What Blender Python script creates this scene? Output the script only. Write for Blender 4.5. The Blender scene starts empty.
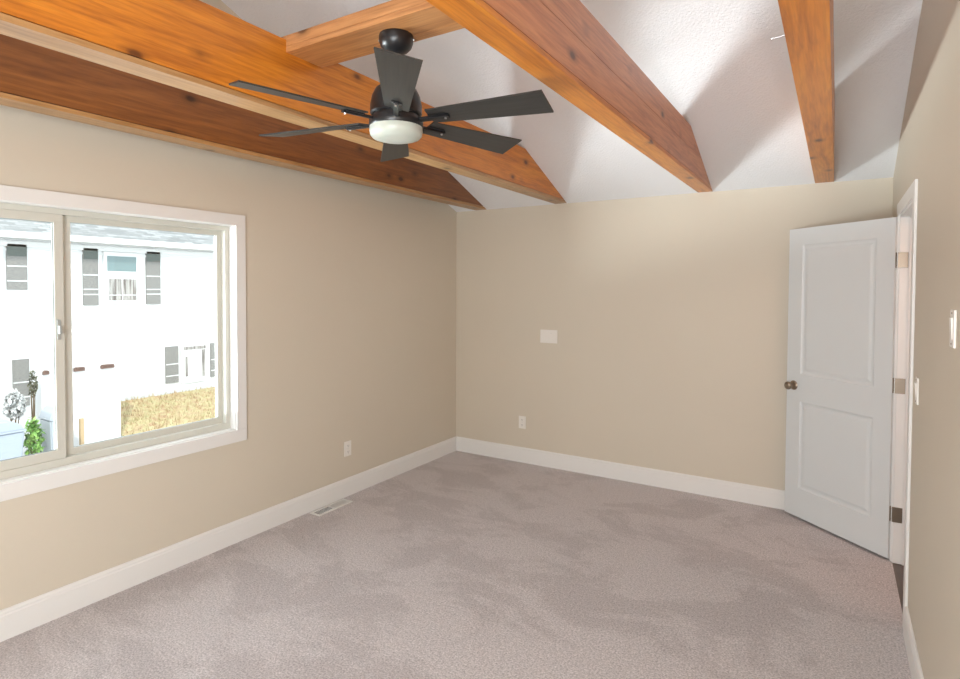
import bpy, bmesh, math, random
from mathutils import Matrix, Vector
random.seed(7)
S = bpy.context.scene
C = S.collection
PI = math.pi

# ---------------------------------------------------------------- room numbers
W = 3.534          # right wall (left wall is x = 0, back wall is y = 0)
YF = -6.2          # front wall, behind the camera
H = 2.377          # ceiling height where the slope meets the back wall
SL = 0.385         # ceiling slope
YR = -3.1          # ridge
ZR = H + SL * -YR
WT = 0.13          # wall thickness

# ---------------------------------------------------------------- camera
cam_d = bpy.data.cameras.new('camera')
cam = bpy.data.objects.new('camera', cam_d); C.objects.link(cam)
cam_d.sensor_fit = 'HORIZONTAL'; cam_d.sensor_width = 36
cam_d.lens = 578.86 / 960 * 36
cam_d.shift_y = -(339.5 - 304.95) / 960
cam_d.clip_start = 0.05
r_ = Vector((0.85121287, 0.52480438, 0.00412363)); u_ = Vector((-0.01784795, 0.02109425, 0.99961817)); b_ = Vector((0.52451701, -0.85096145, 0.02732238))
M = Matrix((r_, u_, b_)).transposed().to_4x4()
M.translation = Vector((3.2256, -4.7834, 1.6147))
cam.matrix_world = M
S.camera = cam

# ---------------------------------------------------------------- light
S.view_settings.view_transform = 'Standard'
S.view_settings.look = 'None'
S.view_settings.gamma = 1
S.view_settings.use_curve_mapping = False
S.view_settings.exposure = 0.0

wd = bpy.data.worlds.new('sky'); S.world = wd; wd.use_nodes = True
nt = wd.node_tree
bg = nt.nodes['Background']
bg.inputs['Color'].default_value = (0.82, 0.91, 1.0, 1)
bg.inputs['Strength'].default_value = 3.6

def light(name, kind, loc, target, energy, color, **kw):
    d = bpy.data.lights.new(name, kind); d.energy = energy; d.color = color
    for k, v in kw.items(): setattr(d, k, v)
    o = bpy.data.objects.new(name, d); C.objects.link(o); o.location = loc
    dr = Vector(target) - Vector(loc)
    o.rotation_euler = dr.to_track_quat('-Z', 'Y').to_euler()
    return o
light('sun', 'SUN', (6, -4, 6.4), (0, 0, 0), 2.9, (1.0, 0.96, 0.9), angle=0.01)
# the sunlit yard below the left window throws its light up through the panes
light('yard_bounce', 'AREA', (-6.0, -8.2, -1.70), (0.0, -3.4, 1.36), 950, (0.90, 0.95, 1.0), shape='RECTANGLE', size=7.0, size_y=1.0, spread=math.radians(100))
# the photographer's flash just over the camera
light('camera_flash', 'POINT', (3.30, -4.95, 1.86), (1, 0, 1.5), 38, (1.0, 0.97, 0.93), shadow_soft_size=0.04)
# added soft fill lamp before the front wall, which has no window
light('front_fill', 'AREA', (2.5, -6.1, 1.30), (0.4, -2.6, 2.3), 150, (0.90, 0.95, 1.0), shape='RECTANGLE', size=1.7, size_y=1.3)
light('hall_lamp', 'POINT', (4.45, -1.6, 2.25), (4.2, -0.9, 0), 16, (1.0, 0.62, 0.46), shadow_soft_size=0.12)

# ---------------------------------------------------------------- materials
def mat(name, color, rough=0.6, metal=0.0, spec=0.5):
    m = bpy.data.materials.new(name); m.use_nodes = True
    b = m.node_tree.nodes['Principled BSDF']
    b.inputs['Base Color'].default_value = (*color, 1)
    b.inputs['Roughness'].default_value = rough
    b.inputs['Metallic'].default_value = metal
    b.inputs['Specular IOR Level'].default_value = spec
    return m, m.node_tree, b
def nd(t, typ, **kw):
    n = t.nodes.new(typ)
    for k, v in kw.items():
        if k in n.inputs: n.inputs[k].default_value = v
        else: setattr(n, k, v)
    return n
def coords(t, scale=(1, 1, 1), out='Object'):
    tc = nd(t, 'ShaderNodeTexCoord'); mp = nd(t, 'ShaderNodeMapping')
    mp.inputs['Scale'].default_value = scale
    t.links.new(tc.outputs[out], mp.inputs['Vector'])
    return mp.outputs['Vector']
def noise(t, vec, scale, detail=4, rough=0.5, dist=0.0):
    n = nd(t, 'ShaderNodeTexNoise'); t.links.new(vec, n.inputs['Vector'])
    n.inputs['Scale'].default_value = scale; n.inputs['Detail'].default_value = detail
    n.inputs['Roughness'].default_value = rough; n.inputs['Distortion'].default_value = dist
    return n.outputs['Fac']
def ramp(t, fac, stops):
    r = nd(t, 'ShaderNodeValToRGB'); t.links.new(fac, r.inputs['Fac'])
    e = r.color_ramp.elements
    while len(e) < len(stops): e.new(0.5)
    for k, (p, c) in zip(e, stops): k.position = p; k.color = (*c, 1) if len(c) == 3 else c
    return r.outputs['Color']
def mixc(t, fac, a, b, mode='MIX'):
    m = nd(t, 'ShaderNodeMix', data_type='RGBA', blend_type=mode)
    if isinstance(fac, float): m.inputs[0].default_value = fac
    else: t.links.new(fac, m.inputs[0])
    for i, x in ((6, a), (7, b)):
        if isinstance(x, tuple): m.inputs[i].default_value = (*x, 1)
        else: t.links.new(x, m.inputs[i])
    return m.outputs[2]
def bump(t, b, h, strength=0.3, dist=0.01):
    n = nd(t, 'ShaderNodeBump'); n.inputs['Strength'].default_value = strength; n.inputs['Distance'].default_value = dist
    t.links.new(h, n.inputs['Height']); t.links.new(n.outputs['Normal'], b.inputs['Normal'])

def painted(name, c, rough, bs, sc=60, dist=0.002):
    m, t, b = mat(name, c, rough)
    v = coords(t)
    n = noise(t, v, 1.3, 3)
    col = mixc(t, n, tuple(x * 0.97 for x in c), tuple(min(1, x * 1.03) for x in c))
    t.links.new(col, b.inputs['Base Color'])
    bump(t, b, noise(t, v, sc, 5, 0.6), bs, dist)
    return m
M_wall = painted('wall_paint', (0.66, 0.595, 0.485), 0.55, 0.25)
M_ceil = painted('ceiling_texture', (0.86, 0.86, 0.87), 0.85, 0.9, 75, 0.006)
M_trim = painted('white_trim', (0.82, 0.81, 0.78), 0.35, 0.05)
M_door = painted('door_paint', (0.72, 0.745, 0.745), 0.38, 0.08, 140)
M_vinyl = painted('window_vinyl', (0.63, 0.62, 0.55), 0.35, 0.02)
M_plate = mat('plate_plastic', (0.84, 0.81, 0.75), 0.35)[0]
M_plate_d = mat('slot_dark', (0.05, 0.045, 0.04), 0.5)[0]
M_nickel = mat('satin_nickel', (0.33, 0.27, 0.21), 0.32, 1.0)[0]
M_steel = mat('steel', (0.6, 0.6, 0.6), 0.3, 1.0)[0]
M_seal = mat('grey_gasket', (0.22, 0.25, 0.25), 0.5)[0]
M_black = mat('fan_black', (0.012, 0.012, 0.013), 0.33)[0]
M_hallwall = painted('hall_paint', (0.66, 0.56, 0.45), 0.6, 0.1)

def wood(name, dark, mid, light_, axis='y', rough=0.38, gscale=1.0):
    m, t, b = mat(name, mid, rough)
    s = {'y': (9, 0.55, 9), 'x': (0.55, 9, 9)}[axis]
    v = coords(t, tuple(k * gscale for k in s))
    oi = nd(t, 'ShaderNodeObjectInfo')
    add = nd(t, 'ShaderNodeVectorMath', operation='ADD'); t.links.new(v, add.inputs[0])
    mul = nd(t, 'ShaderNodeMath', operation='MULTIPLY'); mul.inputs[1].default_value = 37.0
    t.links.new(oi.outputs['Random'], mul.inputs[0]); t.links.new(mul.outputs[0], add.inputs[1])
    v = add.outputs[0]
    g1 = noise(t, v, 2.2, 6, 0.6, 0.9)
    g2 = noise(t, v, 11, 3, 0.5, 0.3)
    col = ramp(t, g1, [(0.30, dark), (0.50, mid), (0.72, light_)])
    col = mixc(t, 0.22, col, ramp(t, g2, [(0.35, tuple(x * 0.55 for x in dark)), (0.6, light_)]))
    # knots
    v2 = coords(t, {'y': (6.5, 3.6, 6.5), 'x': (3.6, 6.5, 6.5)}[axis])
    a2 = nd(t, 'ShaderNodeVectorMath', operation='ADD'); t.links.new(v2, a2.inputs[0]); t.links.new(mul.outputs[0], a2.inputs[1])
    vo = nd(t, 'ShaderNodeTexVoronoi'); vo.inputs['Scale'].default_value = 1.0
    t.links.new(a2.outputs[0], vo.inputs['Vector'])
    kn = ramp(t, vo.outputs['Distance'], [(0.07, (1, 1, 1)), (0.13, (0.35, 0.35, 0.35)), (0.24, (0, 0, 0))])
    kd = nd(t, 'ShaderNodeRGBToBW'); t.links.new(kn, kd.inputs[0])
    col = mixc(t, kd.outputs[0], col, tuple(x * 0.35 for x in dark))
    t.links.new(col, b.inputs['Base Color'])
    bump(t, b, g2, 0.12, 0.002)
    b.inputs['Coat Weight'].default_value = 0.25; b.inputs['Coat Roughness'].default_value = 0.25
    return m
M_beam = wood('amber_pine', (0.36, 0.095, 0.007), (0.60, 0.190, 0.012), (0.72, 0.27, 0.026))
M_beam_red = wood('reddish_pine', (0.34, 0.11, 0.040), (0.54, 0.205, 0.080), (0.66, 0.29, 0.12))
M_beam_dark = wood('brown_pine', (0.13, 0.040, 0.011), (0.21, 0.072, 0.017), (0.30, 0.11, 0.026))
M_under = wood('sanded_pine_edge', (0.30, 0.145, 0.045), (0.42, 0.22, 0.08), (0.52, 0.30, 0.13))
M_cross = wood('raw_pine', (0.36, 0.14, 0.045), (0.54, 0.24, 0.085), (0.68, 0.35, 0.14), 'x')
M_gap = mat('board_joint_shadow_gap', (0.09, 0.03, 0.01), 0.8)[0]
M_hallfloor = wood('hall_oak', (0.06, 0.038, 0.025), (0.10, 0.065, 0.045), (0.15, 0.10, 0.07), 'y')

def carpet():
    m, t, b = mat('carpet', (0.4, 0.35, 0.32), 0.95, 0, 0.15)
    v = coords(t)
    fine = noise(t, v, 120, 4, 0.75)
    midn = noise(t, v, 45, 4, 0.7)
    c = ramp(t, fine, [(0.38, (0.32, 0.292, 0.292)), (0.62, (0.86, 0.795, 0.80))])
    c = mixc(t, 0.28, c, ramp(t, midn, [(0.35, (0.40, 0.36, 0.345)), (0.65, (0.72, 0.665, 0.65))]))
    # pile brushed one way or the other: foot marks and vacuum strokes
    w = nd(t, 'ShaderNodeTexNoise'); w.inputs['Scale'].default_value = 1.6; w.inputs['Detail'].default_value = 9
    w.inputs['Roughness'].default_value = 0.68; w.inputs['Distortion'].default_value = 0.5
    mp = coords(t, (1, 1.5, 1)); t.links.new(mp, w.inputs['Vector'])
    pile = ramp(t, w.outputs['Fac'], [(0.45, (0.86, 0.85, 0.85)), (0.525, (1, 1, 1))])
    c = mixc(t, 1.0, c, pile, 'MULTIPLY')
    t.links.new(c, b.inputs['Base Color'])
    ad = nd(t, 'ShaderNodeMath', operation='ADD'); t.links.new(fine, ad.inputs[0]); t.links.new(midn, ad.inputs[1])
    bump(t, b, ad.outputs[0], 0.7, 0.006)
    b.inputs['Sheen Weight'].default_value = 0.25
    return m
M_carpet = carpet()

def glass():
    m = bpy.data.materials.new('pane_glass'); m.use_nodes = True; t = m.node_tree
    for n in list(t.nodes): t.nodes.remove(n)
    o = nd(t, 'ShaderNodeOutputMaterial'); mx = nd(t, 'ShaderNodeMixShader')
    tr = nd(t, 'ShaderNodeBsdfTransparent'); tr.inputs[0].default_value = (0.97, 0.99, 0.98, 1)
    gl = nd(t, 'ShaderNodeBsdfGlossy'); gl.inputs['Roughness'].default_value = 0.02
    mx.inputs[0].default_value = 0.05
    t.links.new(tr.outputs[0], mx.inputs[1]); t.links.new(gl.outputs[0], mx.inputs[2]); t.links.new(mx.outputs[0], o.inputs[0])
    return m
M_glass = glass()
M_frost, _t, _b = mat('frosted_glass', (0.50, 0.53, 0.47), 0.35)
_b.inputs['Subsurface Weight'].default_value = 0.15

def blade_mat():
    m, t, b = mat('fan_blade', (0.02, 0.02, 0.02), 0.42)
    v = coords(t, (1.5, 40, 40))
    c = ramp(t, noise(t, v, 3, 4), [(0.3, (0.022, 0.021, 0.019)), (0.7, (0.040, 0.038, 0.034))])
    t.links.new(c, b.inputs['Base Color'])
    return m
M_blade = blade_mat()

# outdoors
def siding():
    m, t, b = mat('lap_siding', (0.68, 0.675, 0.665), 0.6)
    tc = nd(t, 'ShaderNodeTexCoord'); sx = nd(t, 'ShaderNodeSeparateXYZ'); t.links.new(tc.outputs['Object'], sx.inputs[0])
    mu = nd(t, 'ShaderNodeMath', operation='MULTIPLY'); mu.inputs[1].default_value = 8.0; t.links.new(sx.outputs['Z'], mu.inputs[0])
    fr = nd(t, 'ShaderNodeMath', operation='FRACT'); t.links.new(mu.outputs[0], fr.inputs[0])
    bump(t, b, fr.outputs[0], 0.5, 0.02)
    return m
M_siding = siding()
M_white = mat('white_exterior', (0.60, 0.595, 0.585), 0.6)[0]
def shingles():
    m, t, b = mat('grey_shingles', (0.4, 0.4, 0.4), 0.9)
    br = nd(t, 'ShaderNodeTexBrick'); t.links.new(coords(t, (1, 1, 1)), br.inputs['Vector'])
    t.nodes['Mapping'].inputs['Rotation'].default_value = (0, 0, PI / 2)
    br.inputs['Color1'].default_value = (0.15, 0.15, 0.145, 1); br.inputs['Color2'].default_value = (0.29, 0.29, 0.28, 1)
    br.inputs['Mortar'].default_value = (0.14, 0.14, 0.14, 1); br.inputs['Scale'].default_value = 3.2
    br.inputs['Mortar Size'].default_value = 0.03; br.inputs['Brick Width'].default_value = 0.8; br.inputs['Row Height'].default_value = 0.35
    t.links.new(br.outputs['Color'], b.inputs['Base Color'])
    return m
M_shingle = shingles()
def shutter_mat():
    m, t, b = mat('shutter_paint', (0.3, 0.29, 0.27), 0.7)
    c = ramp(t, noise(t, coords(t, (1, 6, 30)), 3, 4), [(0.3, (0.14, 0.135, 0.125)), (0.7, (0.23, 0.22, 0.205))])
    t.links.new(c, b.inputs['Base Color']); return m
M_shutter = shutter_mat()
M_shutter_top = mat('shutter_top_panel', (0.07, 0.085, 0.075), 0.6)[0]
M_wglass = mat('neighbour_glass', (0.14, 0.20, 0.20), 0.12)[0]
M_curtain, _t, _b = mat('curtain', (0.42, 0.39, 0.36), 0.9)
_t.links.new(ramp(_t, noise(_t, coords(_t, (1, 9, 0.7)), 2.5, 3), [(0.35, (0.12, 0.10, 0.09)), (0.6, (0.36, 0.345, 0.32))]), _b.inputs['Base Color'])
M_grass, _t, _b = mat('dry_grass', (0.4, 0.3, 0.15), 0.9)
_t.links.new(ramp(_t, noise(_t, coords(_t), 6, 5, 0.7), [(0.35, (0.34, 0.21, 0.12)), (0.55, (0.42, 0.35, 0.19)), (0.7, (0.36, 0.34, 0.18))]), _b.inputs['Base Color'])
M_conc = painted('pale_concrete', (0.50, 0.50, 0.49), 0.8, 0.2, 30)
M_leaf, _t, _b = mat('green_leaves', (0.15, 0.32, 0.07), 0.6)
_t.links.new(ramp(_t, noise(_t, coords(_t), 9, 3), [(0.35, (0.07, 0.20, 0.03)), (0.65, (0.30, 0.48, 0.12))]), _b.inputs['Base Color'])
M_leaf2, _t, _b = mat('olive_leaves', (0.15, 0.15, 0.07), 0.7)
_t.links.new(ramp(_t, noise(_t, coords(_t), 9, 3), [(0.35, (0.05, 0.05, 0.03)), (0.65, (0.17, 0.17, 0.10))]), _b.inputs['Base Color'])
M_bloom = mat('white_blossom', (0.55, 0.545, 0.53), 0.7)[0]
M_stem = mat('stem_brown', (0.13, 0.09, 0.05), 0.9)[0]
M_bin = mat('pale_blue_plastic', (0.30, 0.33, 0.38), 0.5)[0]
M_bin2 = mat('pale_grey_plastic', (0.34, 0.36, 0.39), 0.5)[0]
M_tan = mat('tan_wood', (0.42, 0.30, 0.17), 0.8)[0]
M_brown = mat('brown_metal', (0.13, 0.07, 0.05), 0.6)[0]

# ---------------------------------------------------------------- mesh helpers
def bm_new(): return bmesh.new()
def box(bm, x0, x1, y0, y1, z0, z1, bev=0.0):
    t = bmesh.new()
    v = [t.verts.new((x, y, z)) for x in (x0, x1) for y in (y0, y1) for z in (z0, z1)]
    for f in ((0, 1, 3, 2), (4, 6, 7, 5), (0, 4, 5, 1), (2, 3, 7, 6), (0, 2, 6, 4), (1, 5, 7, 3)):
        t.faces.new([v[i] for i in f])
    if bev > 0: bmesh.ops.bevel(t, geom=list(t.edges), offset=bev, segments=2, affect='EDGES', profile=0.7)
    bmesh.ops.recalc_face_normals(t, faces=t.faces)
    merge(bm, t)
def merge(bm, t, mx=None):
    me = bpy.data.meshes.new('tmp'); t.to_mesh(me); t.free()
    if mx is not None: me.transform(mx)
    bm.from_mesh(me); bpy.data.meshes.remove(me)
def prism(bm, pts, axis, a, b, bev=0.0):
    """polygon pts (2-D) pulled along axis from a to b; axis x: pts=(y,z); y: (x,z); z: (x,y)"""
    t = bmesh.new()
    def P(q, k):
        return {'x': (k, q[0], q[1]), 'y': (q[0], k, q[1]), 'z': (q[0], q[1], k)}[axis]
    lo = [t.verts.new(P(q, a)) for q in pts]; hi = [t.verts.new(P(q, b)) for q in pts]
    n = len(pts)
    t.faces.new(lo); t.faces.new(hi[::-1])
    for i in range(n): t.faces.new([lo[i], hi[i], hi[(i + 1) % n], lo[(i + 1) % n]])
    bmesh.ops.recalc_face_normals(t, faces=t.faces)
    if bev > 0: bmesh.ops.bevel(t, geom=list(t.edges), offset=bev, segments=2, affect='EDGES', profile=0.7)
    merge(bm, t)
def lathe(bm, prof, seg=40, mx=None):
    """prof: (radius, z) list"""
    t = bmesh.new(); rings = []
    for r, z in prof:
        if r < 1e-6: rings.append([t.verts.new((0, 0, z))])
        else: rings.append([t.verts.new((r * math.cos(2 * PI * i / seg), r * math.sin(2 * PI * i / seg), z)) for i in range(seg)])
    for a, b in zip(rings, rings[1:]):
        for i in range(seg):
            j = (i + 1) % seg
            if len(a) == 1 and len(b) == 1: continue
            if len(a) == 1: t.faces.new([a[0], b[i], b[j]])
            elif len(b) == 1: t.faces.new([a[i], b[0], a[j]])
            else: t.faces.new([a[i], b[i], b[j], a[j]])
    if len(rings[0]) > 1: t.faces.new(rings[0])
    if len(rings[-1]) > 1: t.faces.new(rings[-1])
    bmesh.ops.recalc_face_normals(t, faces=t.faces)
    merge(bm, t, mx)
def tube(bm, p, q, r, seg=10, r2=None):
    p = Vector(p); q = Vector(q); d = q - p
    mx = Matrix.Translation(p) @ d.to_track_quat('Z', 'Y').to_matrix().to_4x4()
    lathe(bm, [(r, 0), (r2 or r, d.length)], seg, mx)
def obj(name, bm, m, parent=None, loc=(0, 0, 0), smooth=False):
    me = bpy.data.meshes.new(name); bm.to_mesh(me); bm.free()
    o = bpy.data.objects.new(name, me); C.objects.link(o)
    me.materials.append(m); o.location = loc
    if parent: o.parent = parent
    if smooth:
        for f in me.polygons: f.use_smooth = True
        md = o.modifiers.new('edge', 'EDGE_SPLIT'); md.split_angle = math.radians(35)
    return o
def tag(o, label=None, cat=None, group=None, kind=None):
    if label: o['label'] = label
    if cat: o['category'] = cat
    if group: o['group'] = group
    if kind: o['kind'] = kind
    return o
def thing(name, label=None, cat=None, loc=(0, 0, 0), rotz=0, group=None, kind=None):
    o = bpy.data.objects.new(name, None); C.objects.link(o)
    o.location = loc; o.rotation_euler = (0, 0, rotz); o.empty_display_size = 0.1
    return tag(o, label, cat, group, kind)
def struct(name, bm, m, parent=None, loc=(0, 0, 0)):
    o = obj(name, bm, m, parent, loc)
    if parent is None: o['kind'] = 'structure'
    return o

# ---------------------------------------------------------------- room shell
def roof_z(y): return H + SL * (-y if y > YR else -(2 * YR - y))
bm = bm_new(); box(bm, -WT, W, YF - WT, WT, -0.12, 0.0); struct('floor', bm, M_carpet)
# sloped ceiling, one solid chevron
bm = bm_new()
T = 0.14
prism(bm, [(0, H), (YR, ZR), (2 * YR, H), (2 * YR, H + T), (YR, ZR + T), (0, H + T)], 'x', 0, W)
struct('ceiling', bm, M_ceil)
TOP = [(WT, H - SL * WT + 0.0), (YR, ZR), (2 * YR - WT, H - SL * WT)]
# back and front walls
bm = bm_new(); box(bm, -WT, W + WT, 0, WT, -0.12, H + T); struct('wall_back', bm, M_wall)
bm = bm_new(); box(bm, -WT, W + WT, YF - WT, YF, -0.12, H + T); struct('wall_front', bm, M_wall)
# left wall with the window opening
WY0, WY1, WZ0, WZ1 = -4.40, -2.487, 0.716, 2.011
def wall_with_hole(bm, x0, x1, y0, y1, z0, z1):
    """gable wall between x0 and x1 with one opening"""
    def zt(y): return roof_z(y) + T
    box(bm, x0, x1, YF, y0, -0.12, z0) if z0 > 0 else None
    pieces = []
    # below
    if z0 > 0: box(bm, x0, x1, y0, 0.0, -0.12, z0)
    # band left and right of the opening
    zlo = z0 if z0 > 0 else -0.12
    box(bm, x0, x1, YF, y0, zlo, z1); box(bm, x0, x1, y1, 0.0, zlo, z1)
    # gable above
    prism(bm, [(0, z1), (0, zt(0)), (YR, zt(YR)), (YF, zt(YF)), (YF, z1)], 'x', x0, x1)
bm = bm_new(); wall_with_hole(bm, -WT, 0, WY0, WY1, WZ0, WZ1); struct('wall_left', bm, M_wall)
DY0, DY1, DZ1 = -1.385, -0.588, 2.062
bm = bm_new(); wall_with_hole(bm, W, W + WT, DY0, DY1, 0, DZ1); struct('wall_right', bm, M_wall)

# baseboards: square board with a stepped bead on top
BH = 0.140
def base_prof(): return [(0, 0), (0.015, 0), (0.015, BH - 0.028), (0.012, BH - 0.022), (0.0125, BH - 0.012), (0.008, BH - 0.003), (0.005, BH), (0, BH)]
bm = bm_new(); prism(bm, base_prof(), 'y', YF, 0.0); struct('baseboard_left', bm, M_trim)
bm = bm_new(); prism(bm, [(-a, b) for a, b in base_prof()], 'x', 0.015, W); struct('baseboard_back', bm, M_trim)
CW = 0.068
bm = bm_new(); prism(bm, [(W - a, b) for a, b in base_prof()], 'y', YF, DY0 - CW); prism(bm, [(W - a, b) for a, b in base_prof()], 'y', DY1 + CW, -0.015)
struct('baseboard_right', bm, M_trim)
bm = bm_new(); prism(bm, [(YF + a, b) for a, b in base_prof()], 'x', 0.015, W - 0.015); struct('baseboard_front', bm, M_trim)

# hall beyond the door
HX = W + WT
bm = bm_new(); box(bm, W, 5.1, -2.6, 0.6, -0.125, -0.004); struct('floor_hall', bm, M_hallfloor)
bm = bm_new()
box(bm, 5.1, 5.2, -2.6, 0.6, -0.12, 2.5); box(bm, HX, 5.1, -2.7, -2.6, -0.12, 2.5); box(bm, HX, 5.1, 0.6, 0.7, -0.12, 2.5)
struct('wall_hall', bm, M_hallwall)
bm = bm_new(); box(bm, HX, 5.2, -2.7, 0.7, 2.5, 2.6); struct('ceiling_hall', bm, M_ceil)

# door casing, jamb and stop
bm = bm_new()
for xa, xb in ((W - 0.012, W), (HX, HX + 0.012)):
    box(bm, xa, xb, DY0 - CW, DY0 + 0.005, 0, DZ1 + CW, 0.003)
    box(bm, xa, xb, DY1 - 0.005, DY1 + CW, 0, DZ1 + CW, 0.003)
    box(bm, xa, xb, DY0, DY1, DZ1 - 0.005, DZ1 + CW, 0.003)
struct('trim_1', bm, M_trim)
bm = bm_new()
JT = 0.016
box(bm, W, HX, DY0, DY0 + JT, 0, DZ1 - JT); box(bm, W, HX, DY1 - JT, DY1, 0, DZ1 - JT); box(bm, W, HX, DY0, DY1, DZ1 - JT, DZ1)
box(bm, W + 0.045, W + 0.08, DY1 - JT - 0.010, DY1 - JT, 0, DZ1 - JT - 0.01, 0.002)
box(bm, W + 0.045, W + 0.08, DY0 + JT, DY0 + JT + 0.010, 0, DZ1 - JT - 0.01, 0.002)
box(bm, W + 0.045, W + 0.08, DY0 + JT, DY1 - JT, DZ1 - JT - 0.010, DZ1 - JT, 0.002)
struct('trim_2', bm, M_trim)

# the door itself: two-panel slab, hinges, knobs
DW, DH, DT = 0.775, 2.03, 0.035
door = thing('door_1', kind='structure', loc=(3.512, -0.600, 0.018), rotz=math.atan2(0.515, -0.585))
tag(door, 'white two-panel door standing open against the back wall')
def panel_face(t, W_, H_, panels, y0, sgn):
    """front skin of the slab with moulded recessed panels, at y0, recess along -sgn"""
    xs = sorted({0, W_, *[p[0] for p in panels], *[p[1] for p in panels]})
    zs = sorted({0, H_, *[p[2] for p in panels], *[p[3] for p in panels]})
    for i in range(len(xs) - 1):
        for j in range(len(zs) - 1):
            xa, xb, za, zb = xs[i], xs[i + 1], zs[j], zs[j + 1]
            hit = any(abs(xa - p[0]) < 1e-6 and abs(xb - p[1]) < 1e-6 and abs(za - p[2]) < 1e-6 and abs(zb - p[3]) < 1e-6 for p in panels)
            if not hit:
                t.faces.new([t.verts.new(q) for q in ((xa, y0, za), (xb, y0, za), (xb, y0, zb), (xa, y0, zb))])
            else:
                prof = [(0, 0), (0.006, 0.006), (0.014, 0.009), (0.024, 0.009), (0.040, 0.0035), (0.046, 0.003)]
                loops = []
                for off, dep in prof:
                    loops.append([t.verts.new(q) for q in ((xa + off, y0 - sgn * dep, za + off), (xb - off, y0 - sgn * dep, za + off), (xb - off, y0 - sgn * dep, zb - off), (xa + off, y0 - sgn * dep, zb - off))])
                for a, b in zip(loops, loops[1:]):
                    for k in range(4): t.faces.new([a[k], a[(k + 1) % 4], b[(k + 1) % 4], b[k]])
                t.faces.new(loops[-1])
t = bmesh.new()
P2 = [(0.115, DW - 0.115, 0.205, 0.820), (0.115, DW - 0.115, 1.010, 1.915)]
panel_face(t, DW, DH, P2, 0.0, 1); panel_face(t, DW, DH, P2, -DT, -1)
for q in (((0, 0, 0), (0, -DT, 0), (0, -DT, DH), (0, 0, DH)), ((DW, 0, 0), (DW, -DT, 0), (DW, -DT, DH), (DW, 0, DH)), ((0, 0, 0), (DW, 0, 0), (DW, -DT, 0), (0, -DT, 0)), ((0, 0, DH), (DW, 0, DH), (DW, -DT, DH), (0, -DT, DH))):
    t.faces.new([t.verts.new(c) for c in q])
bmesh.ops.remove_doubles(t, verts=t.verts, dist=1e-5); bmesh.ops.recalc_face_normals(t, faces=t.faces)
obj('door_slab', t, M_door, door)
def knob_bm(sgn):
    b = bm_new()
    mx = Matrix.Translation((DW - 0.062, 0 if sgn > 0 else -DT, 0.925)) @ Matrix.Rotation(-sgn * PI / 2, 4, 'X')
    lathe(b, [(0, 0), (0.033, 0.0), (0.033, 0.004), (0.028, 0.009), (0.014, 0.012), (0.012, 0.028), (0.018, 0.033), (0.0265, 0.042), (0.0285, 0.052), (0.025, 0.061), (0.014, 0.066), (0, 0.067)], 32, mx)
    return b
obj('door_knob', knob_bm(1), M_nickel, door, smooth=True)
obj('door_knob', knob_bm(-1), M_nickel, door, smooth=True)
b = bm_new(); box(b, DW, DW + 0.0015, -DT / 2 - 0.0125, -DT / 2 + 0.0125, 0.895, 0.955); obj('latch_plate', b, M_nickel, door)
inv = (Matrix.Translation(door.location) @ Matrix.Rotation(door.rotation_euler.z, 4, 'Z')).inverted()
for zc in (0.290, 1.055, 1.795):
    hz = zc - 0.018
    b = bm_new()
    box(b, -0.0025, 0.0, -DT + 0.001, -0.004, hz - 0.045, hz + 0.045, 0.001)       # leaf on the door's edge
    tube(b, (-0.006, -DT - 0.002, hz - 0.048), (-0.006, -DT - 0.002, hz + 0.048), 0.0062, 14)
    for k in (-0.03, 0, 0.03): tube(b, (-0.004, -DT / 2 + 0.004 * (1 if k else -1), hz + k), (-0.0025, -DT / 2 + 0.004 * (1 if k else -1), hz + k), 0.003, 8)
    hg = obj('hinge', b, M_nickel, door)
    b = bm_new()                                                                     # leaf on the jamb
    t2 = bm_new(); box(t2, W - 0.008, W + 0.042, DY1 - JT - 0.0025, DY1 - JT, zc - 0.045, zc + 0.045, 0.001)
    for k in (-0.03, 0, 0.03): tube(t2, (W + 0.018 + (0.006 if k else -0.004), DY1 - JT - 0.004, zc + k), (W + 0.018 + (0.006 if k else -0.004), DY1 - JT - 0.002, zc + k), 0.003, 8)
    merge(b, t2, inv)
    obj('jamb_leaf', b, M_nickel, hg)

# ---------------------------------------------------------------- window
win = thing('window_1', kind='structure', loc=(0, 0, 0))
tag(win, 'white two-pane sliding window in the left wall')
def ring(bm, x0, x1, y0, y1, z0, z1, w, bev=0.0, wb=None, wl=None):
    wb = wb or w; wl = wl or w
    box(bm, x0, x1, y0, y1, z0, z0 + wb, bev); box(bm, x0, x1, y0, y1, z1 - w, z1, bev)
    box(bm, x0, x1, y0, y0 + wl, z0 + wb, z1 - w, bev); box(bm, x0, x1, y1 - w, y1, z0 + wb, z1 - w, bev)
bm = bm_new(); CS = 0.064
ring(bm, 0, 0.017, WY0 - CS, WY1 + CS, WZ0 - CS - 0.01, WZ1 + CS, CS + 0.004, 0.002, wb=CS + 0.012); obj('window_casing', bm, M_trim, win)
bm = bm_new(); ring(bm, -0.050, 0.0, WY0, WY1, WZ0, WZ1, 0.008); obj('window_reveal', bm, M_trim, win)
bm = bm_new()
ring(bm, -0.125, -0.052, WY0, WY1, WZ0, WZ1, 0.036, 0.002, wb=0.044)
ring(bm, -0.100, -0.090, WY0 + 0.036, WY1 - 0.036, WZ0 + 0.044, WZ1 - 0.036, 0.010)
obj('window_frame', bm, M_vinyl, win)
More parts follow.
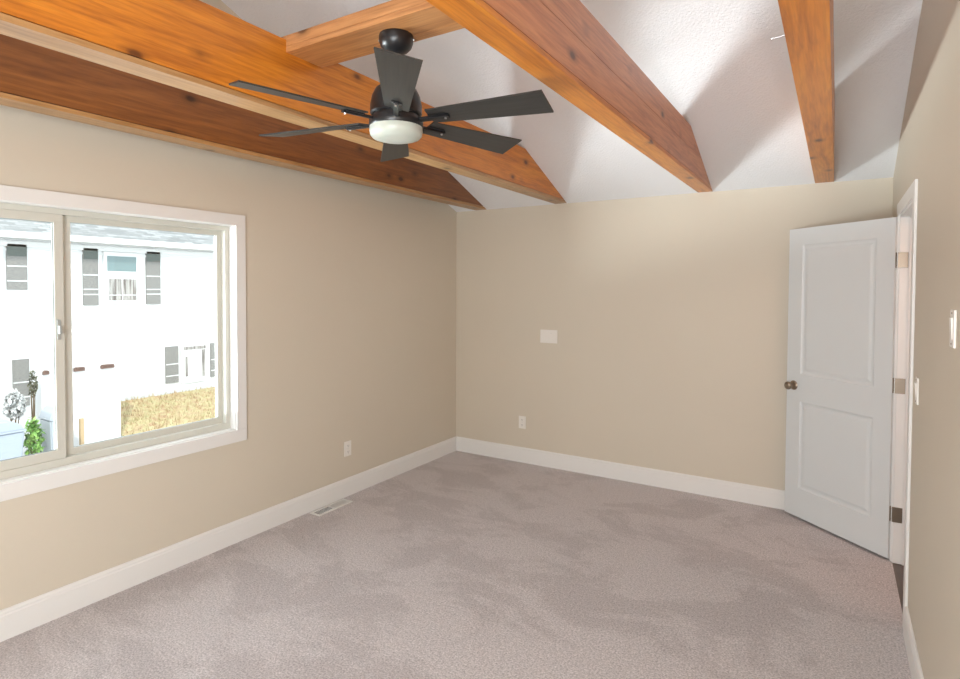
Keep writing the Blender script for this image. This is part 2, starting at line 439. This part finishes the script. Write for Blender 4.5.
# right fixed sash (outer track) and left sliding sash (inner track)
MY = -3.428
f0, f1, g0, g1 = WY0 + 0.036, WY1 - 0.036, WZ0 + 0.044, WZ1 - 0.036
fx = thing('fixed_sash'); fx.parent = win
bm = bm_new(); ring(bm, -0.118, -0.092, MY + 0.004, f1, g0, g1, 0.030, 0.002, wb=0.034, wl=0.058); obj('sash_frame', bm, M_vinyl, fx)
bm = bm_new(); box(bm, -0.107, -0.103, MY + 0.060, f1 - 0.028, g0 + 0.034, g1 - 0.028); obj('glass_pane', bm, M_glass, fx)
bm = bm_new(); ring(bm, -0.1025, -0.099, MY + 0.058, f1 - 0.028, g0 + 0.032, g1 - 0.028, 0.004); obj('gasket', bm, M_seal, fx)
sl = thing('sliding_sash'); sl.parent = win
bm = bm_new(); ring(bm, -0.086, -0.058, f0, MY + 0.014, g0, g1, 0.040, 0.002, wb=0.046); obj('sash_frame', bm, M_vinyl, sl)
bm = bm_new(); box(bm, -0.076, -0.072, f0 + 0.04, MY - 0.026, g0 + 0.046, g1 - 0.04); obj('glass_pane', bm, M_glass, sl)
bm = bm_new(); ring(bm, -0.0715, -0.068, f0 + 0.038, MY - 0.024, g0 + 0.044, g1 - 0.038, 0.005); obj('gasket', bm, M_seal, sl)
bm = bm_new()
box(bm, -0.058, -0.050, MY - 0.020, MY - 0.004, 1.355, 1.455, 0.003); box(bm, -0.052, -0.030, MY - 0.018, MY - 0.006, 1.385, 1.425, 0.004)
obj('sash_latch', bm, mat('latch_grey', (0.40, 0.42, 0.40), 0.4)[0], sl)

# ---------------------------------------------------------------- beams
BT, BB = 2.690, H
def beam(x0, x1, mface, munder, label, joints=(), knot=None):
    """horizontal ceiling beam running towards the back wall, ends cut to the slope"""
    wdt = x1 - x0
    root = thing('ceiling_beam', label, 'beam', ((x0 + x1) / 2, 0, BB), group='horizontal pine beams under the sloped ceiling')
    h = BT - BB; hw = wdt / 2; e = h / SL; F = 2 * YR
    def sec(z0, z1): return [(-(z0 / SL) - 0.001, z0), (-(z1 / SL) - 0.001, z1), (F + z1 / SL + 0.001, z1), (F + z0 / SL + 0.001, z0)]
    # side boards, each split at its joints
    for s in (-1, 1):
        zs = [0.024, *joints, h]
        b = bm_new()
        for a, c in zip(zs, zs[1:]):
            xa, xb = (-hw, -hw + 0.022) if s < 0 else (hw - 0.022, hw)
            prism(b, sec(a + (0.0008), c - 0.0008), 'x', xa, xb, 0.0012)
        obj('side_board', b, mface, root)
    b = bm_new(); prism(b, sec(0.001, 0.022), 'x', -hw, hw, 0.0015); obj('bottom_board', b, munder, root)
    b = bm_new(); prism(b, sec(0.022, h - 0.003), 'x', -hw + 0.021, hw - 0.021); obj('core', b, M_gap, root)
    return root
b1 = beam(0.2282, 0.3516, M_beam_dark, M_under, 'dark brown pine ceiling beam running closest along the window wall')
b2 = beam(1.0649, 1.1790, M_beam, M_under, 'bright orange pine ceiling beam left of the fan, carrying the fan block')
b3 = beam(2.2847, 2.3925, M_beam_red, M_beam, 'reddish jointed pine ceiling beam right of the fan', joints=(0.170,))
b4 = beam(3.0788, 3.1952, M_beam, M_beam, 'orange pine ceiling beam nearest the open door', joints=())
# two nails left in the side of the last beam
for (yy, zz, ln) in ((-2.15, 0.262, 0.095),):
    b = bm_new(); tube(b, (-0.058, yy, zz), (-0.058 - ln, yy - 0.01, zz - 0.012), 0.003, 8); tube(b, (-0.058 - ln, yy - 0.01, zz - 0.012), (-0.058 - ln - 0.002, yy - 0.01, zz - 0.012), 0.007, 10)
    obj('nail', b, M_steel, b4)
# block between two beams that carries the fan
cb = thing('cross_beam', 'short raw pine cross beam between two beams, holding the fan', 'beam', (1.732, -2.965, 2.635))
b = bm_new()
box(b, -0.553, 0.553, -0.105, 0.050, 0.0, 0.024, 0.002); box(b, -0.553, 0.553, 0.0515, 0.100, 0.0, 0.024, 0.002); obj('bottom_board', b, M_cross, cb)
b = bm_new(); box(b, -0.553, 0.553, -0.105, 0.100, 0.025, 0.072, 0.002); box(b, -0.62, -0.5535, -0.105, 0.100, 0.0565, 0.072, 0.002); obj('top_board', b, M_cross, cb)

# ---------------------------------------------------------------- ceiling fan
FX, FY = 1.693, -2.950
fan = thing('ceiling_fan', 'black six-blade ceiling fan with a white glass light, hung from the cross beam', 'ceiling fan', (FX, FY, 2.635))
def zz(z): return z - 2.635
b = bm_new(); lathe(b, [(0, 0), (0.068, 0), (0.070, -0.006), (0.069, -0.026), (0.062, -0.046), (0.048, -0.060), (0.028, -0.069), (0.018, -0.071), (0, -0.071)], 40)
can = obj('canopy', b, M_black, fan, smooth=True)
for a in (0.5, 0.5 + PI):
    b = bm_new(); tube(b, (0.069 * math.cos(a), 0.069 * math.sin(a), -0.018), (0.073 * math.cos(a), 0.073 * math.sin(a), -0.018), 0.004, 10); obj('canopy_screw', b, M_steel, can)
b = bm_new(); lathe(b, [(0, -0.065), (0.0125, -0.065), (0.0125, -0.165), (0.020, -0.167), (0.022, -0.200), (0, -0.200)], 24); obj('downrod', b, M_black, fan, smooth=True)
b = bm_new(); lathe(b, [(0, zz(2.445)), (0.034, zz(2.445)), (0.062, zz(2.436)), (0.083, zz(2.418)), (0.097, zz(2.390)), (0.104, zz(2.355)), (0.104, zz(2.322)), (0.098, zz(2.316)), (0, zz(2.316))], 48)
obj('motor_housing', b, M_black, fan, smooth=True)
b = bm_new(); lathe(b, [(0, zz(2.316)), (0.092, zz(2.316)), (0.094, zz(2.302)), (0.106, zz(2.300)), (0.109, zz(2.294)), (0.109, zz(2.272)), (0.105, zz(2.266)), (0, zz(2.266))], 48)
obj('light_ring', b, M_black, fan, smooth=True)
b = bm_new(); lathe(b, [(0.106, zz(2.267)), (0.107, zz(2.252)), (0.104, zz(2.236)), (0.094, zz(2.225)), (0.066, zz(2.217)), (0.030, zz(2.214)), (0, zz(2.213))], 48)
tag(obj('light_glass', b, M_frost, fan, smooth=True), 'frosted white glass light cover')
BZ = zz(2.297)
def blade_mesh():
    """blade along +x, twisted about its axis"""
    t = bmesh.new(); n = 10; th = 0.006
    ring_ = []
    for i in range(n + 1):
        k = i / n; x = 0.150 + k * 0.480
        w0 = w1 = 0.047 + 0.027 * k
        slant = -0.007
        xa = x - slant * k * 0.6; xb = x + slant * k * 0.6
        ring_.append([t.verts.new((xb, -w0, th / 2)), t.verts.new((xa, w1, th / 2)), t.verts.new((xa, w1, -th / 2)), t.verts.new((xb, -w0, -th / 2))])
    for a, b2_ in zip(ring_, ring_[1:]):
        for q in range(4): t.faces.new([a[q], b2_[q], b2_[(q + 1) % 4], a[(q + 1) % 4]])
    t.faces.new(ring_[0]); t.faces.new(ring_[-1][::-1])
    bmesh.ops.recalc_face_normals(t, faces=t.faces)
    me = bpy.data.meshes.new('fan_blade'); t.to_mesh(me); t.free(); me.materials.append(M_blade); return me
def arm_mesh():
    b = bm_new()
    box(b, 0.080, 0.235, -0.011, 0.011, -0.016, -0.004, 0.003)
    box(b, 0.150, 0.225, -0.020, 0.020, -0.008, -0.003, 0.002)
    me = bpy.data.meshes.new('blade_arm'); b.to_mesh(me); b.free(); me.materials.append(M_black); return me
def screw_mesh():
    b = bm_new(); lathe(b, [(0, -0.020), (0.0045, -0.020), (0.005, -0.016), (0, -0.016)], 10, Matrix.Translation((0.222, 0, 0)))
    me = bpy.data.meshes.new('screw'); b.to_mesh(me); b.free(); me.materials.append(M_steel); return me
bme, ame, sme = blade_mesh(), arm_mesh(), screw_mesh()
PITCH = math.radians(-13)
TILT = Matrix.Rotation(math.radians(-1.4), 3, Vector((0.85, 0.525, 0)))   # the rod hangs a touch off plumb
for k in range(6):
    bl = bpy.data.objects.new('fan_blade', bme); C.objects.link(bl); bl.parent = fan
    bl.location = (0, 0, BZ)
    bl.rotation_euler = (TILT @ Matrix.Rotation(math.radians(10.5 + 60 * k), 3, 'Z') @ Matrix.Rotation(PITCH, 3, 'X')).to_euler()
    ar = bpy.data.objects.new('blade_arm', ame); C.objects.link(ar); ar.parent = bl
    sc = bpy.data.objects.new('screw', sme); C.objects.link(sc); sc.parent = bl

# ---------------------------------------------------------------- plates, outlets, register
def outlet(loc, rotz, label):
    """duplex outlet; plate lies in local x-z, facing local -y"""
    r = thing('wall_outlet', label, 'outlet', loc, rotz, group='white duplex wall outlets')
    b = bm_new(); box(b, -0.036, 0.036, -0.006, 0, -0.058, 0.058, 0.0025); obj('cover_plate', b, M_plate, r)
    for s in (-1, 1):
        b = bm_new(); box(b, -0.017, 0.017, -0.0085, -0.005, s * 0.024 - 0.014, s * 0.024 + 0.014, 0.002); so = obj('socket', b, M_plate, r)
        b = bm_new()
        for dx in (-0.0065, 0.0065): box(b, dx - 0.0012, dx + 0.0012, -0.0090, -0.008, s * 0.024 - 0.003, s * 0.024 + 0.006)
        box(b, -0.002, 0.002, -0.0090, -0.008, s * 0.024 - 0.0105, s * 0.024 - 0.0065)
        obj('slot', b, M_plate_d, so)
    b = bm_new(); lathe(b, [(0, 0), (0.003, 0), (0.002, 0.001), (0, 0.001)], 10, Matrix.Translation((0, -0.006, 0)) @ Matrix.Rotation(PI / 2, 4, 'X')); obj('screw', b, M_steel, r)
    return r
outlet((0, -1.510, 0.369), PI / 2, 'white duplex outlet low on the left wall, right of the window')
outlet((0.748, 0, 0.374), 0, 'white duplex outlet low on the back wall, near the corner')

cp = thing('blank_wall_plate', 'wide white blank plate with one bright screw, mid-height on the back wall', 'wall plate', (1.012, 0, 1.189))
b = bm_new(); box(b, -0.084, 0.084, -0.006, 0, -0.060, 0.060, 0.0025); obj('cover_plate', b, M_plate, cp)
for (sx, sz) in ((0.023, 0.030), (-0.023, 0.030), (0.023, -0.030), (-0.023, -0.030)):
    b = bm_new(); lathe(b, [(0, 0), (0.0035, 0), (0.0025, 0.0015), (0, 0.0017)], 10, Matrix.Translation((sx, -0.006, sz)) @ Matrix.Rotation(PI / 2, 4, 'X')); obj('screw', b, M_plate if sx < 0 or sz < 0 else M_steel, cp)

def switch(loc, label, toggles=1):
    r = thing('light_switch', label, 'light switch', loc, -PI / 2)
    b = bm_new(); box(b, -0.036, 0.036, -0.007, 0, -0.058, 0.058, 0.003); obj('cover_plate', b, M_plate, r)
    b = bm_new(); prism(b, [(-0.005, -0.033), (-0.0085, -0.033), (-0.0105, 0.0), (-0.012, 0.033), (-0.005, 0.033)], 'x', -0.0165, 0.0165, 0.0008); obj('rocker', b, M_plate, r)
    for s in (-1, 1):
        b = bm_new(); lathe(b, [(0, 0), (0.0035, 0), (0.0025, 0.0015), (0, 0.0017)], 10, Matrix.Translation((0, -0.007, s * 0.047)) @ Matrix.Rotation(PI / 2, 4, 'X')); obj('screw', b, M_nickel, r)
    return r
switch((W, -2.515, 1.500), 'white switch plate on the right wall at the right edge of view')
switch((W, -1.640, 1.180), 'white switch plate on the right wall just beside the door casing')

rg = thing('floor_register', 'white metal floor register in the carpet under the left wall', 'floor vent', (0.082, -1.755, 0.0))
b = bm_new(); ring_w = 0.016
box(b, -0.050, 0.050, -0.168, -0.150, 0, 0.006, 0.002); box(b, -0.050, 0.050, 0.150, 0.168, 0, 0.006, 0.002)
box(b, -0.050, -0.032, -0.150, 0.150, 0, 0.006, 0.002); box(b, 0.032, 0.050, -0.150, 0.150, 0, 0.006, 0.002)
box(b, -0.032, 0.032, -0.006, 0.006, 0, 0.006)
obj('register_frame', b, M_trim, rg)
b = bm_new(); box(b, -0.032, 0.032, -0.150, 0.150, 0.0002, 0.0012); obj('duct_opening', b, M_plate_d, rg)
b = bm_new()
for k in range(17):
    y = 0.015 + k * 0.0082
    t = bmesh.new(); vs = [t.verts.new(c) for c in ((-0.032, y, 0.001), (0.032, y, 0.001), (0.032, y + 0.0075, 0.0055), (-0.032, y + 0.0075, 0.0055))]; t.faces.new(vs)
    bmesh.ops.solidify(t, geom=t.faces[:], thickness=0.0008); merge(b, t)
    if k % 2 == 0: box(b, -0.032, 0.032, -0.0158 - k * 0.0082, -0.0150 - k * 0.0082, 0.001, 0.0052)
tag(obj('louvre', b, M_trim, rg), kind=None)

# ---------------------------------------------------------------- outdoors
GX = [(-40, -1.22), (-12.0, -1.22), (-9.0, -1.62), (-7.4, -1.85), (-6.8, -2.35), (-0.14, -2.6)]
def gz(x):
    for (a, za), (b_, zb) in zip(GX, GX[1:]):
        if a <= x <= b_: return za + (zb - za) * (x - a) / (b_ - a)
    return -2.6
bm = bm_new()
pts = [(x, z) for x, z in GX] + [(-0.14, -3.0), (-40, -3.0)]
prism(bm, pts, 'y', -25, 30); struct('ground_yard', bm, M_conc)
# lawn: thin soil and countless blades
bm = bm_new()
lx0, lx1, ly0, ly1 = -11.90, -7.6, 1.61, 9.0
t = bmesh.new()
xs = [-11.90, -9.0, -7.6]
for a, c in zip(xs, xs[1:]):
    t.faces.new([t.verts.new(q) for q in ((a, ly0, gz(a) + 0.02), (c, ly0, gz(c) + 0.02), (c, ly1, gz(c) + 0.02), (a, ly1, gz(a) + 0.02))])
merge(bm, t)
t = bmesh.new()
for _ in range(9000):
    x = random.uniform(lx0, lx1); y = random.uniform(ly0, ly1); z = gz(x) + 0.015
    a = random.uniform(0, 2 * PI); h = random.uniform(0.04, 0.13); w = 0.012; lx, ly = random.uniform(-.05, .05), random.uniform(-.05, .05)
    t.faces.new([t.verts.new(q) for q in ((x - w * math.cos(a), y - w * math.sin(a), z), (x + w * math.cos(a), y + w * math.sin(a), z), (x + lx, y + ly, z + h))])
merge(bm, t)
tag(obj('lawn_grass', bm, M_grass), 'dry golden lawn in front of the neighbouring house', 'grass', kind='stuff')

HXF = -12.0
nh = thing('neighbour_house', 'white two-storey neighbouring house with grey shutters, seen through the window', 'house', (HXF, 3.0, -1.22))
def L(y, z): return (y - 3.0, z + 1.22)
def hb(name, m, y0, y1, z0, z1, xo0, xo1, parent=nh, bev=0.0):
    b = bm_new(); ya, za = L(y0, z0); yb, zb = L(y1, z1); box(b, xo0, xo1, ya, yb, za, zb, bev); return obj(name, b, m, parent)
hb('wall', M_siding, -7, 12, -1.22, 2.75, -7.0, 0.0)
hb('foundation', M_conc, -7, 12, -1.40, -1.08, -7.05, 0.025)
hb('frieze_board', M_white, -7, 12, 2.50, 2.62, 0.0, 0.05)
hb('frieze_board', M_white, -7, 12, 2.40, 2.45, 0.0, 0.03)
hb('soffit', M_white, -7.3, 12.3, 2.66, 2.70, -0.1, 0.42)
hb('gutter', M_white, -7.3, 12.3, 2.66, 2.80, 0.36, 0.46, bev=0.015)
b = bm_new(); prism(b, [(0.44, 4.02), (-3.6, 6.0), (-7.6, 4.02), (-7.6, 3.94), (-3.6, 5.92), (0.44, 3.94)], 'y', L(-7.3, 0)[0], L(12.3, 0)[0]); obj('roof', b, M_shingle, nh)
def shutter(y0, y1, z0, z1):
    s = hb('shutter', M_shutter, y0, y1, z0, z1, 0.0, 0.04)
    h = z1 - z0; w = y1 - y0
    if z1 > 1.5:
        b = bm_new(); ya, za = L(y0 + 0.01, z1 - 0.27); yb, zb = L(y1 - 0.01, z1 - 0.01); box(b, 0.04, 0.05, ya, yb, za, zb); obj('top_panel', b, M_shutter_top, s)
    for k in ((0.18, 0.50) if h < 1.2 else (0.18, 0.27, 0.52)):
        b = bm_new(); ya, za = L(y0, z0 + h * k); yb, zb = L(y1, z0 + h * k + 0.025); box(b, 0.04, 0.05, ya, yb, za, zb); obj('shutter_rail', b, M_white, s)
for a in ((0.48, 0.85, 1.56, 2.56), (1.959, 2.29, 1.19, 2.56), (3.43, 3.80, 1.19, 2.56), (3.92, 4.267, -0.94, 0.04), (5.221, 5.55, -0.93, 0.04), (0.556, 0.889, -1.0, 0.035)): shutter(*a)
def nwindow(y0, y1, z0, z1, curtain=True):
    f = hb('window', M_white, y0 - 0.08, y1 + 0.08, z0 - 0.09, z1 + 0.07, 0.0, 0.05)
    zm = (z0 + z1) / 2
    b = bm_new(); ya, za = L(y0, zm + 0.16); yb, zb = L(y1, z1 - 0.03); box(b, 0.05, 0.058, ya, yb, za, zb); obj('pane', b, M_wglass, f)
    b = bm_new(); ya, za = L(y0 + 0.04, z0); yb, zb = L(y1, zm - 0.03); box(b, 0.05, 0.058, ya, yb, za, zb); obj('pane', b, M_curtain, f)
    b = bm_new(); ya, za = L(y0, z0); yb, zb = L(y1, zm - 0.03); c = (ya + yb) / 2; box(b, 0.058, 0.066, ya, yb, za + 0.12, za + 0.14); box(b, 0.058, 0.066, c - 0.012, c + 0.012, za, zb); obj('muntin', b, M_white, f)
nwindow(2.486, 3.172, 1.30, 2.42)
def nwindow_low(y0, y1, z0, z1):
    f = hb('window', M_white, y0 - 0.06, y1 + 0.06, z0 - 0.08, z1 + 0.04, 0.0, 0.05)
    for q in ((y0, y1, z1 - 0.12, z1 - 0.03), (y1 - 0.12, y1 - 0.03, z0 + 0.05, z1 - 0.14), (y0 + 0.05, y0 + 0.12, z0 + 0.1, z1 - 0.3)):
        b = bm_new(); ya, za = L(q[0], q[2]); yb, zb = L(q[1], q[3]); box(b, 0.05, 0.058, ya, yb, za, zb); obj('pane', b, M_curtain, f)
nwindow_low(4.40, 5.06, -0.92, 0.03)
nwindow_low(-0.202, 0.35, 1.60, 2.45)
# low shed standing in front of the house, with three wall lamps
wg = thing('garden_shed', 'low white shed with three small brown lamps, seen behind the window mullion', 'shed', (-9.5, 0.5, gz(-9.5)))
wz = gz(-9.5)
b = bm_new(); box(b, -0.50, 0, -0.37, 1.035, 0.0, 2.25); obj('wall', b, M_white, wg)
b = bm_new(); prism(b, [(0.0, 2.25), (0.0, 2.28), (-0.50, 2.34), (-0.50, 2.25)], 'y', -0.37, 1.035); obj('roof', b, M_white, wg)
for (ya, yb) in ((0.141, 0.238), (0.662, 0.846), (1.15, 1.397)):
    b = bm_new(); box(b, 0, 0.07, ya - 0.5, yb - 0.5, -0.035 - wz, 0.030 - wz, 0.01); box(b, 0.0, 0.10, ya - 0.48, yb - 0.52, 0.025 - wz, 0.045 - wz, 0.005); obj('wall_lamp', b, M_brown, wg)
b = bm_new(); box(b, -0.033, 0.033, -0.033, 0.033, 0, 0.62, 0.006); tag(obj('wooden_post', b, M_tan, loc=(-9.35, 0.73, gz(-9.35))), 'short tan wooden post in front of the white shed', 'post')

def shrub(name, label, loc, rx, ry, rz, n, m, size, cat='shrub', hgt=None):
    r = thing(name, label, cat, loc)
    t = bmesh.new(); zc = (hgt or rz)
    for _ in range(n):
        u = random.uniform(-1, 1); a = random.uniform(0, 2 * PI); q = math.sqrt(1 - u * u); k = random.uniform(0.55, 1.05)
        c = Vector((rx * q * math.cos(a) * k, ry * q * math.sin(a) * k, zc + rz * u * k))
        rot = Matrix.Rotation(random.uniform(0, 2 * PI), 3, 'Z') @ Matrix.Rotation(random.uniform(-1.2, 1.2), 3, 'X')
        s = size * random.uniform(0.6, 1.3)
        t.faces.new([t.verts.new(c + rot @ Vector(v)) for v in ((-s * .45, 0, 0), (0, -s, 0.0), (s * .45, 0, 0.0), (0, s, 0))])
    obj('foliage', t, m, r)
    b = bm_new()
    for k in range(5):
        a = k * 1.3; tube(b, (0, 0, 0), (rx * 0.5 * math.cos(a), ry * 0.5 * math.sin(a), zc), 0.015, 6, 0.006)
    obj('stem', b, M_stem, r)
gx = -8.9
shrub('leafy_shrub', 'bright green leafy shrub between the two pale bins outside', (gx + 0.1, -0.27, gz(gx)), 0.14, 0.14, 0.42, 420, M_leaf, 0.055, hgt=0.55)
shrub('blossom_shrub', 'round white flowering shrub behind the green shrub outside', (-9.5, -0.30, gz(-9.5)), 0.16, 0.16, 0.26, 1100, M_bloom, 0.05, hgt=1.02)
shrub('narrow_shrub', 'narrow dark olive shrub rising beside the white shed outside', (-9.42, -0.04, gz(-9.42)), 0.07, 0.07, 0.26, 300, M_leaf2, 0.035, hgt=1.38)
def wheelie(loc, m, label, w, d, h):
    r = thing('trash_bin', label, 'bin', loc)
    b = bm_new(); t = bmesh.new()
    lo = [t.verts.new(q) for q in ((-d * .42, -w * .42, 0.04), (d * .42, -w * .42, 0.04), (d * .42, w * .42, 0.04), (-d * .42, w * .42, 0.04))]
    hi = [t.verts.new(q) for q in ((-d * .5, -w * .5, h * .8), (d * .5, -w * .5, h * .8), (d * .5, w * .5, h * .8), (-d * .5, w * .5, h * .8))]
    t.faces.new(lo[::-1]); t.faces.new(hi)
    for i in range(4): t.faces.new([lo[i], lo[(i + 1) % 4], hi[(i + 1) % 4], hi[i]])
    bmesh.ops.bevel(t, geom=list(t.edges), offset=0.02, segments=2, affect='EDGES'); merge(b, t); obj('bin_body', b, m, r)
    b = bm_new(); box(b, -d * .53, d * .53, -w * .53, w * .53, h * .80, h * .83, 0.008)
    prism(b, [(-w * .5, h * .83), (-w * .42, h * .92), (-w * .2, h), (w * .2, h), (w * .42, h * .92), (w * .5, h * .83)], 'x', -d * .5, d * .5, 0.01); obj('bin_lid', b, m, r)
    for s in (-1, 1):
        b = bm_new(); tube(b, (-d * .40, s * w * .44, 0.09), (-d * .40, s * w * .38, 0.09), 0.09, 16); obj('wheel', b, M_seal, r)
    return r
wheelie((gx, 0.12, gz(gx)), M_bin2, 'pale grey domed trash bin right of the green shrub outside', 0.36, 0.45, 1.08)
wheelie((gx, -0.78, gz(gx)), M_bin, 'wide pale blue bin at the lower left of the window view', 0.62, 0.6, 0.98)
